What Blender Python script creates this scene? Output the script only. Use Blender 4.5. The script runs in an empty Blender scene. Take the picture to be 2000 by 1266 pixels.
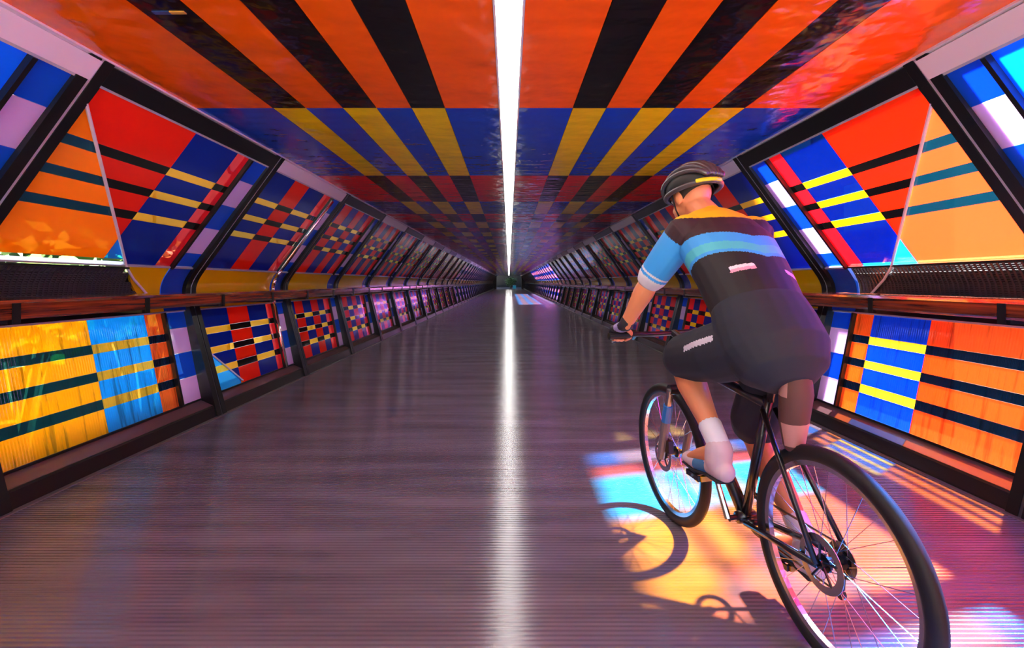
import bpy, bmesh, math, random
from mathutils import Vector, Matrix
random.seed(7)
SC = bpy.context.scene
COL = SC.collection

def lin(r, g, b):
    f = lambda c: (c/255/12.92) if c/255 <= .04045 else ((c/255+.055)/1.055)**2.4
    return (f(r), f(g), f(b), 1)

# ------------------------------------------------------------------ camera, sky, sun, exposure
CAM_H = 1.2
cam = bpy.data.cameras.new('camera'); camo = bpy.data.objects.new('camera', cam); COL.objects.link(camo)
cam.sensor_width = 36; cam.lens = 18; cam.clip_start = .02; cam.clip_end = 600
cam.shift_x = 6/2000; cam.shift_y = -82/2000
camo.location = (0, 0, CAM_H); camo.rotation_euler = (math.pi/2, 0, 0)
SC.camera = camo
SUN_DIR = Vector((-.74, -.43, -1)).normalized()          # the way the light travels

w = bpy.data.worlds.new('sky'); SC.world = w; w.use_nodes = True
nt = w.node_tree; nt.nodes.clear()
sky = nt.nodes.new('ShaderNodeTexSky'); sky.sky_type = 'NISHITA'; sky.sun_disc = False
sky.sun_elevation = math.radians(49.4); sky.sun_rotation = math.atan2(.74, .43)
bg = nt.nodes.new('ShaderNodeBackground'); bg.inputs['Strength'].default_value = .26
out = nt.nodes.new('ShaderNodeOutputWorld')
nt.links.new(sky.outputs[0], bg.inputs[0]); nt.links.new(bg.outputs[0], out.inputs[0])

sun = bpy.data.lights.new('sun', 'SUN'); sun.energy = 260; sun.angle = .045; sun.color = (1, .95, .86)
suno = bpy.data.objects.new('sun', sun); COL.objects.link(suno)
suno.rotation_euler = SUN_DIR.to_track_quat('-Z', 'Y').to_euler()

SC.view_settings.view_transform = 'Standard'
SC.view_settings.look = 'None'
SC.view_settings.gamma = 1
SC.view_settings.use_curve_mapping = False
SC.view_settings.exposure = 0.9
LAMP = 11.0
SC.cycles.max_bounces = 8; SC.cycles.diffuse_bounces = 4; SC.cycles.glossy_bounces = 3
SC.cycles.transparent_max_bounces = 16; SC.cycles.caustics_reflective = False; SC.cycles.caustics_refractive = False
SC.cycles.sample_clamp_indirect = 4

# ------------------------------------------------------------------ materials
M = {}
def mat(name, rgb, rough=.5, metal=0, spec=.5, coat=0, emit=0):
    m = bpy.data.materials.new(name); m.use_nodes = True
    p = m.node_tree.nodes['Principled BSDF']
    p.inputs['Base Color'].default_value = lin(*rgb)
    p.inputs['Roughness'].default_value = rough; p.inputs['Metallic'].default_value = metal
    p.inputs['Specular IOR Level'].default_value = spec
    p.inputs['Coat Weight'].default_value = coat; p.inputs['Coat Roughness'].default_value = .05
    if emit:
        p.inputs['Emission Color'].default_value = (1, .97, .93, 1); p.inputs['Emission Strength'].default_value = emit
    M[name] = m
    return m
def coord_bump(m, kind, scale, strength, dist=.01, mapping=(1, 1, 1), detail=2, normal_in=None):
    n = m.node_tree; N = n.nodes; L = n.links
    tc = N.new('ShaderNodeTexCoord'); mp = N.new('ShaderNodeMapping'); mp.inputs['Scale'].default_value = mapping
    L.new(tc.outputs['Object'], mp.inputs[0])
    if kind == 'noise':
        t = N.new('ShaderNodeTexNoise'); t.inputs['Scale'].default_value = scale; t.inputs['Detail'].default_value = detail
        o = t.outputs['Fac']
    else:
        t = N.new('ShaderNodeTexWave'); t.bands_direction = kind; t.inputs['Scale'].default_value = scale
        t.inputs['Distortion'].default_value = 1.2; t.inputs['Detail'].default_value = 1.5; t.inputs['Detail Scale'].default_value = .6
        o = t.outputs['Fac']
    L.new(mp.outputs[0], t.inputs[0])
    b = N.new('ShaderNodeBump'); b.inputs['Strength'].default_value = strength; b.inputs['Distance'].default_value = dist
    L.new(o, b.inputs['Height'])
    if normal_in: L.new(normal_in, b.inputs['Normal'])
    return b, o
def bump_principled(m, *a, **k):
    b, o = coord_bump(m, *a, **k)
    m.node_tree.links.new(b.outputs[0], m.node_tree.nodes['Principled BSDF'].inputs['Normal'])
    return o
def pane_mat(name, rgb, tint, t=.5, trans=.06, rough=.07, reed=0):
    """coloured film on glass: part see-through tint, part diffuse and glowing when lit from behind, glossy face"""
    m = bpy.data.materials.new(name); m.use_nodes = True
    n = m.node_tree; N = n.nodes; L = n.links; N.clear()
    d = N.new('ShaderNodeBsdfDiffuse'); tr = N.new('ShaderNodeBsdfTranslucent'); tp = N.new('ShaderNodeBsdfTransparent')
    g = N.new('ShaderNodeBsdfGlossy'); g.inputs['Roughness'].default_value = rough; g.inputs['Color'].default_value = (.9, .9, .9, 1)
    c = lin(*rgb); d.inputs[0].default_value = c; tr.inputs[0].default_value = c
    s = lin(*tint); tp.inputs[0].default_value = tuple(math.sqrt(x) for x in s[:3])+(1,)
    m1 = N.new('ShaderNodeMixShader'); m1.inputs[0].default_value = trans
    m2 = N.new('ShaderNodeMixShader'); m2.inputs[0].default_value = t
    m3 = N.new('ShaderNodeMixShader')
    fr = N.new('ShaderNodeFresnel'); fr.inputs['IOR'].default_value = 1.42
    o = N.new('ShaderNodeOutputMaterial')
    L.new(d.outputs[0], m1.inputs[1]); L.new(tr.outputs[0], m1.inputs[2])
    L.new(m1.outputs[0], m2.inputs[1]); L.new(tp.outputs[0], m2.inputs[2])
    ge = N.new('ShaderNodeNewGeometry'); mu = N.new('ShaderNodeMath'); mu.operation = 'MULTIPLY'; su = N.new('ShaderNodeMath'); su.operation = 'SUBTRACT'
    su.inputs[0].default_value = 1; L.new(ge.outputs['Backfacing'], su.inputs[1]); L.new(fr.outputs[0], mu.inputs[0]); L.new(su.outputs[0], mu.inputs[1])
    L.new(mu.outputs[0], m3.inputs[0]); L.new(m2.outputs[0], m3.inputs[1]); L.new(g.outputs[0], m3.inputs[2])
    L.new(m3.outputs[0], o.inputs[0])
    if reed:                                            # fine upright streaks in the film
        tc = N.new('ShaderNodeTexCoord'); mp = N.new('ShaderNodeMapping'); mp.inputs['Scale'].default_value = (.02, 1, .05)
        nz = N.new('ShaderNodeTexNoise'); nz.inputs['Scale'].default_value = 34; nz.inputs['Detail'].default_value = 3
        rp = N.new('ShaderNodeValToRGB'); e = rp.color_ramp.elements
        e[0].position = .36; e[0].color = tuple(x*.42 for x in c[:3])+(1,); e[1].position = .43; e[1].color = c
        L.new(tc.outputs['Object'], mp.inputs[0]); L.new(mp.outputs[0], nz.inputs[0]); L.new(nz.outputs['Fac'], rp.inputs[0])
        L.new(rp.outputs[0], d.inputs[0]); L.new(rp.outputs[0], tr.inputs[0])
        b, f = coord_bump(m, 'Y', 16, .35, .006, mapping=(.15, 1, .12))
        b2, f2 = coord_bump(m, 'noise', 3, .1, .02, normal_in=b.outputs[0])
    else:
        b2, f2 = coord_bump(m, 'noise', 2.2, .12, .03)
    for q in (d, g): L.new(b2.outputs[0], q.inputs['Normal'])
    M[name] = m
    return m
# panes of the windows:   seen colour         tint
pane_mat('p_red',    (240, 38, 18), (255, 165, 35), .39, trans=.035)
pane_mat('p_black',  (14, 11, 13), (30, 20, 16), .15)
pane_mat('p_blue',   (5, 36, 135), (30, 190, 255), .48, trans=.012)
pane_mat('p_blue_shaded',   (4, 38, 150), (20, 70, 190), .10, rough=.1)
pane_mat('p_red_shaded', (245, 34, 14), (255, 70, 20), .10, rough=.1)
pane_mat('p_yellow', (250, 210, 15), (255, 225, 110), .30, trans=.04)
pane_mat('p_scarlet', (240, 30, 55), (255, 120, 110), .30)
pane_mat('p_lilac',  (220, 190, 238), (250, 235, 255), .22)
pane_mat('p_blue_skylit', (8, 110, 240), (40, 150, 255), .36, trans=.2)  # blue copy brightened as if backlit by the sky, for the nearest bay
pane_mat('p_rose',   (235, 120, 150), (255, 170, 190), .3)
pane_mat('p_royal',  (10, 78, 205), (60, 150, 255), .30)
pane_mat('p_red_backlit',  (255, 150, 20), (255, 165, 45), .16, trans=.3)
pane_mat('p_red_backlit_right',  (245, 135, 85), (255, 138, 84), .38, trans=.03)
pane_mat('p_black_backlit',   (12, 70, 90), (40, 120, 140), .35)
pane_mat('p_blue_backlit',    (30, 150, 245), (60, 200, 255), .5)
pane_mat('p_yellow_backlit',  (235, 235, 70), (255, 250, 130), .3)
pane_mat('p_amber_reeded_backlit', (255, 185, 10), (255, 225, 40), .33, trans=.4, reed=1)
pane_mat('p_teal_reeded_backlit',  (10, 75, 85), (30, 120, 130), .4, reed=1)
pane_mat('p_cyan_reeded',  (15, 160, 235), (40, 190, 255), .33, trans=.4, reed=1)
pane_mat('p_lemon_reeded_backlit', (245, 225, 70), (255, 240, 110), .33, reed=1)
pane_mat('p_tan_reeded',   (240, 125, 50), (255, 150, 60), .3, reed=1)
pane_mat('p_navy_reeded_backlit',  (12, 35, 60), (20, 60, 90), .2, reed=1)
pane_mat('p_orange_reeded', (250, 110, 50), (255, 140, 60), .28, reed=1)
pane_mat('p_azure_reeded', (12, 90, 225), (40, 140, 255), .28, reed=1)
# ceiling vinyl
for nm, rgb in (('c_orange', (255, 98, 6)), ('c_black', (14, 11, 13)), ('c_blue', (6, 62, 185)), ('c_yellow', (255, 224, 4)), ('c_red', (242, 22, 38))):
    m = mat(nm, rgb, .13, spec=.5)
    b1, f1 = coord_bump(m, 'noise', 3.2, .6, .035, detail=3)
    b2, f2 = coord_bump(m, 'Y', 2.2, .12, .01, normal_in=b1.outputs[0])
    m.node_tree.links.new(b2.outputs[0], m.node_tree.nodes['Principled BSDF'].inputs['Normal'])
mat('steel_black', (9, 8, 10), .4, spec=.35, coat=.12)
mat('steel_line', (200, 203, 212), .3, metal=.25)
mat('alloy_dark_post', (90, 92, 98), .3, metal=.6)
mat('paint_white', (244, 243, 247), .35, coat=.2)
mat('paint_grey', (150, 142, 142), .4)
mat('sill_yellow', (235, 190, 10), .16, coat=.6)
mat('sill_blue', (12, 70, 190), .14, coat=.7)
mat('chrome', (235, 230, 228), .14, metal=1)
mat('rod_white', (235, 232, 240), .3)
mat('mesh_black', (58, 58, 66), .35, metal=.3)
mat('dark_void', (8, 7, 9), .7)
mat('ledge', (105, 80, 80), .18, spec=.6)
mat('kerb_black', (26, 19, 18), .3, spec=.5)
mat('edging', (120, 105, 108), .3, metal=.3)
mat('slab', (40, 36, 38), .8)
mat('lamp_diffuser', (255, 250, 245), .4, emit=LAMP)
mat('lamp_trim', (235, 232, 228), .35)
# wood rail
m = mat('wood', (118, 42, 16), .2, coat=.7)
n = m.node_tree; tc = n.nodes.new('ShaderNodeTexCoord'); mp = n.nodes.new('ShaderNodeMapping'); mp.inputs['Scale'].default_value = (9, .7, 22)
tx = n.nodes.new('ShaderNodeTexNoise'); tx.inputs['Scale'].default_value = 3; tx.inputs['Detail'].default_value = 6
cr = n.nodes.new('ShaderNodeValToRGB'); cr.color_ramp.elements[0].position = .35; cr.color_ramp.elements[0].color = lin(62, 20, 10)
cr.color_ramp.elements[1].position = .7; cr.color_ramp.elements[1].color = lin(158, 66, 26)
n.links.new(tc.outputs['Object'], mp.inputs[0]); n.links.new(mp.outputs[0], tx.inputs[0]); n.links.new(tx.outputs['Fac'], cr.inputs[0])
n.links.new(cr.outputs[0], n.nodes['Principled BSDF'].inputs['Base Color'])
# floor: ribbed brown-mauve deck
m = mat('deck', (106, 101, 112), .14, spec=.5)
n = m.node_tree; tc = n.nodes.new('ShaderNodeTexCoord'); mp = n.nodes.new('ShaderNodeMapping'); mp.inputs['Scale'].default_value = (.5, 3.5, 1)
tx = n.nodes.new('ShaderNodeTexNoise'); tx.inputs['Scale'].default_value = 1.6; tx.inputs['Detail'].default_value = 8
cr = n.nodes.new('ShaderNodeValToRGB'); cr.color_ramp.elements[0].position = .3; cr.color_ramp.elements[0].color = lin(90, 84, 94)
cr.color_ramp.elements[1].position = .75; cr.color_ramp.elements[1].color = lin(122, 114, 126)
n.links.new(tc.outputs['Object'], mp.inputs[0]); n.links.new(mp.outputs[0], tx.inputs[0]); n.links.new(tx.outputs['Fac'], cr.inputs[0])
n.links.new(cr.outputs[0], n.nodes['Principled BSDF'].inputs['Base Color'])
b1, f1 = coord_bump(m, 'Y', 13.7, .5, .004, mapping=(.03, 1, 1))
b2, f2 = coord_bump(m, 'noise', 260, .12, .002, mapping=(1, .3, 1), normal_in=b1.outputs[0])
n.links.new(b2.outputs[0], n.nodes['Principled BSDF'].inputs['Normal'])
# outdoors
m = mat('concrete_out', (110, 108, 105), .8); bump_principled(m, 'noise', 4, .3)
mat('facade_dark', (20, 22, 28), .45); mat('facade_glass', (28, 36, 48), .1, spec=.8)
m = mat('leaf', (40, 72, 20), .55); mat('leaf_pale', (66, 92, 34), .55); mat('bark', (70, 52, 38), .8)
mat('sign_cyan', (60, 190, 200), .4, emit=0)
mat('plate_blue', (35, 60, 110), .3); mat('plate_gold', (190, 140, 60), .3)

# ------------------------------------------------------------------ mesh helpers
def link(name, me, parent=None, kind=None, label=None, cat=None, group=None):
    o = bpy.data.objects.new(name, me); COL.objects.link(o)
    if parent: o.parent = parent
    if kind: o['kind'] = kind
    if label: o['label'] = label
    if cat: o['category'] = cat
    if group: o['group'] = group
    return o
def mesh(name, vs, fs, mats, fm=None, smooth=False):
    me = bpy.data.meshes.new(name); me.from_pydata([tuple(v) for v in vs], [], fs)
    for x in mats: me.materials.append(M[x])
    if fm:
        me.polygons.foreach_set('material_index', fm)
    if smooth: me.polygons.foreach_set('use_smooth', [smooth is True or len(p.vertices) == 4 for p in me.polygons])
    me.update()
    if smooth == 4: me.set_sharp_from_angle(angle=math.radians(35))
    bm = bmesh.new(); bm.from_mesh(me); bmesh.ops.recalc_face_normals(bm, faces=bm.faces); bm.to_mesh(me); bm.free()
    return me
class MB:
    def __init__(s): s.v = []; s.f = []; s.m = []; s.mats = []
    def mi(s, name):
        if name not in s.mats: s.mats.append(name)
        return s.mats.index(name)
    def prism(s, front, back, mt):
        n = len(front); b = len(s.v); s.v += list(front)+list(back); i = s.mi(mt)
        s.f += [tuple(b+k for k in range(n)), tuple(b+n+k for k in reversed(range(n)))]
        s.f += [(b+k, b+n+k, b+n+(k+1) % n, b+(k+1) % n) for k in range(n)]
        s.m += [i]*(n+2)
    def box(s, lo, hi, mt):
        x0, y0, z0 = lo; x1, y1, z1 = hi
        s.prism([(x0, y0, z0), (x1, y0, z0), (x1, y1, z0), (x0, y1, z0)], [(x0, y0, z1), (x1, y0, z1), (x1, y1, z1), (x0, y1, z1)], mt)
    def rod(s, a, b, r, mt, seg=8, r2=None):
        a = Vector(a); b = Vector(b); d = (b-a).normalized()
        u = d.orthogonal().normalized(); v = d.cross(u); r2 = r if r2 is None else r2
        A = [a+(u*math.cos(t)+v*math.sin(t))*r for t in (2*math.pi*k/seg for k in range(seg))]
        B = [b+(u*math.cos(t)+v*math.sin(t))*r2 for t in (2*math.pi*k/seg for k in range(seg))]
        s.prism([tuple(x) for x in A], [tuple(x) for x in B], mt)
    def sweep(s, prof, y0, y1, mt):            # closed (x, z) profile extruded along y
        s.prism([(x, y0, z) for x, z in prof], [(x, y1, z) for x, z in prof], mt)
    def build(s, name, parent=None, smooth=False, **k):
        return link(name, mesh(name, s.v, s.f, s.mats, s.m, smooth), parent, **k)
def offs(pts, d):                               # offset an open polyline sideways in (x, z)
    r = []
    for i, p in enumerate(pts):
        a = Vector(pts[max(i-1, 0)]); b = Vector(pts[min(i+1, len(pts)-1)])
        t = (b-a).normalized(); r.append((p[0]+t.y*d, p[1]-t.x*d))
    return r

# ------------------------------------------------------------------ the tunnel's section
Y0, P = 2.70, 1.955
FR = lambda k: Y0+P*k
K0, K1 = -3, 45
YA, YB = FR(K0), FR(K1)
CZ, CX = 2.34, 2.065
UX = lambda u: 2.911-.742*u                    # upper glass plane, u above the eye
LX = lambda z: 2.70+.20*z                      # lower glass plane (recessed)
def up(s, y, u, o=0):  return (s*(UX(u)+o/1.245), y, CAM_H+u+o*.742/1.245)
def lo(s, y, z, o=0):  return (s*(LX(z)+o/1.02), y, z-o*.2/1.02)
BEND = [(2.815, 1.33), (2.862, 1.26), (2.895, 1.19), (2.907, 1.12), (2.895, 1.05), (2.87, .955)]
def fine_line(p, n=4):
    q = [p[0]]+p+[p[-1]]; r = []
    for i in range(1, len(q)-2):
        for k in range(n):
            t = k/n; a, b, c, d = (Vector(v) for v in q[i-1:i+3])
            v = .5*((2*b)+(c-a)*t+(2*a-5*b+4*c-d)*t*t+(3*b-a-3*c+d)*t**3); r.append((v.x, v.y))
    return r+[p[-1]]
BENDF = fine_line(BEND)
POST = [(CX, CZ)]+BENDF+[(2.612, 0.0)]
UW = (.132, 1.024)                             # glass, top and bottom of the upper windows
USTR = [(.737, .785), (.585, .632), (.430, .480)]
LW = (.169, .938)
LSTR = [(.707, .769), (.521, .582), (.331, .397)]
def rows(w, st):
    r = []; top = w[1]
    for a, b in st:
        r += [(b, top, 0), (a, b, 1)]; top = a
    return r+[(w[0], top, 0)]
def clip(poly, fn):
    r = []
    for i, p in enumerate(poly):
        q = poly[(i+1) % len(poly)]; a, b = fn(p), fn(q)
        if a >= 0: r.append(p)
        if (a >= 0) != (b >= 0):
            t = a/(a-b); r.append((p[0]+(q[0]-p[0])*t, p[1]+(q[1]-p[1])*t))
    return r
def area(p): return abs(sum(p[i][0]*p[(i+1) % len(p)][1]-p[(i+1) % len(p)][0]*p[i][1] for i in range(len(p))))/2

# ------------------------------------------------------------------ setting: floor, ceiling, walls
mb = MB(); mb.box((-2.62, YA, -.25), (2.62, YB+1.2, 0), 'deck'); floor = mb.build('floor', kind='structure')
for s, nm in ((-1, 'trim_1'), (1, 'trim_2')):
    mb = MB(); mb.box((min(s*2.565, s*2.60), YA, 0.0), (max(s*2.565, s*2.60), YB, .006), 'edging'); mb.build(nm, kind='structure')
mb = MB()
for s in (-1, 1): mb.box((min(s*.066, s*2.30), YA, CZ+.012), (max(s*.066, s*2.30), YB, CZ+.30), 'slab')
mb.box((-.066, YA, CZ+.07), (.066, YB, CZ+.30), 'slab')
ceil = mb.build('ceiling', kind='structure')
CY = [YA, -1.2, -.55, 1.40, 3.353, 5.48, 7.26, 8.57, 9.74, 10.75, 11.75]
CC = [(.066, .419, 0), (.419, .638, 1), (.638, .867, 0), (.867, 1.087, 1), (1.087, 1.33, 0), (1.33, 1.545, 1), (1.545, 2.05, 0)]
def ceiling_block(mb, s, c, y0, y1, band):
    a, b, st = CC[c]; g = .0015; dz = random.uniform(0, .002)
    pair = ('c_orange', 'c_black') if band == 'o' else ('c_blue', 'c_yellow') if band == 'b' else ('c_red', 'c_black')
    mb.box((min(s*(a+g), s*(b-g)), y0+g, CZ-dz), (max(s*(a+g), s*(b-g)), y1-g, CZ+.0125), pair[st])
for i in range(len(CY)-1):
    band = 'brboboo'[0] if i == 0 else {1: 'r', 2: 'b', 3: 'o'}.get(i, 'b' if i % 2 == 0 else 'r')
    for s in (-1, 1):
        for c in range(7):
            mb = MB(); ceiling_block(mb, s, c, CY[i], CY[i+1], band); mb.build('ceiling_panel', ceil)
mb = MB(); y = CY[-1]; i = 0
while y < YB:
    y1 = min(y+1.0, YB)
    for s in (-1, 1):
        for c in range(7): ceiling_block(mb, s, c, y, y1, 'b' if i % 2 == 0 else 'r')
    y = y1; i += 1
mb.build('far_ceiling_panels', ceil, kind='stuff')
for s, nm in ((-1, 'trim_3'), (1, 'trim_4')):            # thin white cornice where ceiling meets wall
    mb = MB(); mb.box((min(s*2.048, s*2.10), YA, CZ-.012), (max(s*2.048, s*2.10), YB, CZ+.012), 'paint_white'); mb.build(nm, kind='structure')
# the long lamp
lamp = link('ceiling_light', None, label='long white strip light running down the middle of the ceiling', cat='light')
lamp.location = (0, 0, CZ)
mb = MB(); mb.box((-.056, YA, .012), (.056, YB, .03), 'lamp_diffuser'); mb.build('diffuser', lamp)
for s in (-1, 1):
    mb = MB(); mb.box((min(s*.056, s*.066), YA, -.006), (max(s*.056, s*.066), YB, .05), 'lamp_trim'); mb.build('light_trim', lamp)
for y in [FR(k)+.3 for k in range(0, 6)]:
    mb = MB(); mb.box((-.056, y, .006), (.056, y+.008, .012), 'lamp_trim'); mb.build('joint_cover', lamp)

WALL = {}
for s, nm in ((-1, 'left'), (1, 'right')):
    mb = MB()                                               # dark channel behind the handrail and the parapet base
    ch = [(2.88, .94), (2.90, 1.0), (2.915, 1.065), (2.99, 1.065), (2.99, .94)]
    mb.sweep([(s*x, z) for x, z in ch], YA, YB, 'steel_black')
    mb.sweep([(s*x, z) for x, z in [(2.62, -.25), (2.72, .10), (2.74, .165), (2.95, .165), (2.95, -.25)]], YA, YB, 'kerb_black')
    WALL[s] = mb.build('wall_'+nm, kind='structure')
    mb = MB()
    mb.sweep([(s*x, z) for x, z in [(2.603, 0), (2.622, .092), (2.632, .103), (2.73, .135), (2.73, 0)]], YA, YB, 'kerb_black')
    base = mb.build('baseboard_'+nm, kind='structure')
    mb = MB(); mb.sweep([(s*x, z) for x, z in [(2.634, .1045), (2.735, .150), (2.735, .137)]], YA, YB, 'ledge'); mb.build('ledge', base)

post_me, head_me, sill_me, mull_me = {}, {}, {}, {}
for s in (-1, 1):
    mb = MB(); pin = offs(POST, .035); pou = offs(POST, -.16)
    pin[0] = (CX-.012, CZ-.013); pou[0] = (CX+.22, CZ-.013); pin[-1] = (2.585, .0); pou[-1] = (2.80, 0)
    for a, b in ((-.105, -.038), (-.018, .045)):
        mb.sweep([(s*x, z) for x, z in pin+pou[::-1]], a, b, 'steel_black')
    pl = offs(POST, .030); pl[0] = (CX-.006, CZ-.013); pl[-1] = (2.590, 0)
    nb = len(BENDF)
    mb.sweep([(s*x, z) for x, z in pl[:nb+1]+pou[:nb+1][::-1]], -.038, -.018, 'steel_line')
    mb.sweep([(s*x, z) for x, z in pl[nb:]+pou[nb:][::-1]], -.038, -.018, 'alloy_dark_post')
    post_me[s] = mesh('post', mb.v, mb.f, mb.mats, mb.m, 4)
    for tone in ('steel_black', 'paint_white', 'paint_grey'):
        mb = MB(); a = UW[1]+.012
        mb.prism([up(s, .05, a, -.02), up(s, P-.105, a, -.02), up(s, P-.105, 1.128, -.02), up(s, .05, 1.128, -.02)],
                 [up(s, .05, a, .05), up(s, P-.105, a, .05), up(s, P-.105, 1.128, .05), up(s, .05, 1.128, .05)], tone)
        head_me[s, tone] = mesh('header_panel', mb.v, mb.f, mb.mats, mb.m)
    bi = offs(BENDF, .004); bo = offs(BENDF, -.02)
    for tone, a, b in (('sill_yellow', .052, P-.40), ('sill_blue', P-.385, P-.107)):
        mb = MB(); mb.sweep([(s*x, z) for x, z in bi+bo[::-1]], a, b, tone)
        sill_me[s, tone] = mesh('sill_panel', mb.v, mb.f, mb.mats, mb.m, 4)
def put(name, me, parent, y):
    o = link(name, me, parent); o.location = (0, y, 0); return o
for s in (-1, 1):
    for k in range(K0, K1+1): put('post', post_me[s], WALL[s], FR(k)-(.075 if k == 0 else 0))
    for k in range(K0, K1):
        put('header_panel', head_me[s, 'steel_black' if k % 2 == 0 else 'paint_white'] if k < 6 else head_me[s, 'paint_grey' if k % 2 == 0 else 'paint_white'], WALL[s], FR(k))
        if k == 0:
            mb = MB(); a = UW[1]+.012; mb.prism([up(s, -.03, a, -.02), up(s, .05, a, -.02), up(s, .05, 1.128, -.02), up(s, -.03, 1.128, -.02)], [up(s, -.03, a, .05), up(s, .05, a, .05), up(s, .05, 1.128, .05), up(s, -.03, 1.128, .05)], 'steel_black')
            put('header_infill', mesh('header_infill', mb.v, mb.f, mb.mats, mb.m), WALL[s], FR(0))
        if k != 0: put('sill_panel', sill_me[s, 'sill_yellow'], WALL[s], FR(k))
        put('sill_panel', sill_me[s, 'sill_blue'], WALL[s], FR(k))

# ------------------------------------------------------------------ windows
PAIR = {'r': ('p_red', 'p_black'), 'b': ('p_blue', 'p_yellow'), 's': ('p_scarlet', 'p_black'), 'a': ('p_red_backlit', 'p_black_backlit'), 'p': ('p_red_backlit_right', 'p_black_backlit'),
        'k': ('p_blue_backlit', 'p_yellow_backlit'), 'y': ('p_blue_skylit', 'p_blue_skylit'), 'F': ('p_royal', 'p_lilac'), 'G': ('p_blue', 'p_rose'),
        'A': ('p_amber_reeded_backlit', 'p_teal_reeded_backlit'), 'C': ('p_cyan_reeded', 'p_lemon_reeded_backlit'), 'T': ('p_tan_reeded', 'p_navy_reeded_backlit'),
        'O': ('p_orange_reeded', 'p_navy_reeded_backlit'), 'Z': ('p_azure_reeded', 'p_lemon_reeded_backlit')}
GENERIC = [(.06, .25, 'b'), (.25, .52, 'r'), (.52, .80, 'b'), (.80, 1.07, 'r'), (1.07, 1.32, 'b'), (1.32, 1.545, 's')]
UCOLS = {-1: [(.06, .9, 'r'), (.9, 1.545, 'y')], 0: [(-.02, .825, 'r'), (.825, 1.37, 'b'), (1.37, 1.545, 's')],
         1: [(.06, .515, 'b'), (.515, .875, 'r'), (.875, 1.315, 'b'), (1.315, 1.53, 's')],
         2: [(.06, .15, 'b'), (.15, .455, 'r'), (.455, .745, 'b'), (.745, 1.02, 'r'), (1.02, 1.29, 'b'), (1.29, 1.545, 's')]}
LCOLS = {1: [(.05, .085, 's'), (.085, .58, 'b'), (.58, .99, 'r'), (.99, 1.41, 'b'), (1.41, 1.545, 's')],
         2: [(.06, .25, 'b'), (.25, .53, 'r'), (.53, .82, 'b'), (.82, 1.09, 'r'), (1.09, 1.33, 'b'), (1.33, 1.545, 's')]}
USIDE = [(.859, 1.024, 'p_royal'), (.653, .859, 'p_lilac'), (.458, .653, 'p_royal'), (.246, .458, 'p_lilac'), (.135, .246, 'p_royal')]
LSIDE = [(.80, .938, 'p_royal'), (.59, .80, 'p_lilac'), (.375, .59, 'p_royal'), (.165, .375, 'p_lilac')]
NW = [0]
def cells(cols, rws, y0, fine=None):
    """-> (polygon in (y, t), material); fine(poly) may split a cell by a diagonal"""
    for a, b, c in cols:
        for t0, t1, st in rws:
            g = .0003
            poly = [(y0+a+g, t0+g), (y0+b-g, t0+g), (y0+b-g, t1-g), (y0+a+g, t1-g)]
            if fine:
                for pl, cc in fine(poly, c): 
                    if len(pl) > 2 and area(pl) > 2e-5: yield pl, PAIR[cc][st]
            else: yield poly, PAIR[c][st]
def add_pane(mb, F, s, poly, mt, jig=True):
    j = random.uniform(0, .002) if jig else 0
    mb.prism([F(s, y, t, j) for y, t in poly], [F(s, y, t, j+.008) for y, t in poly], mt)
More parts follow.
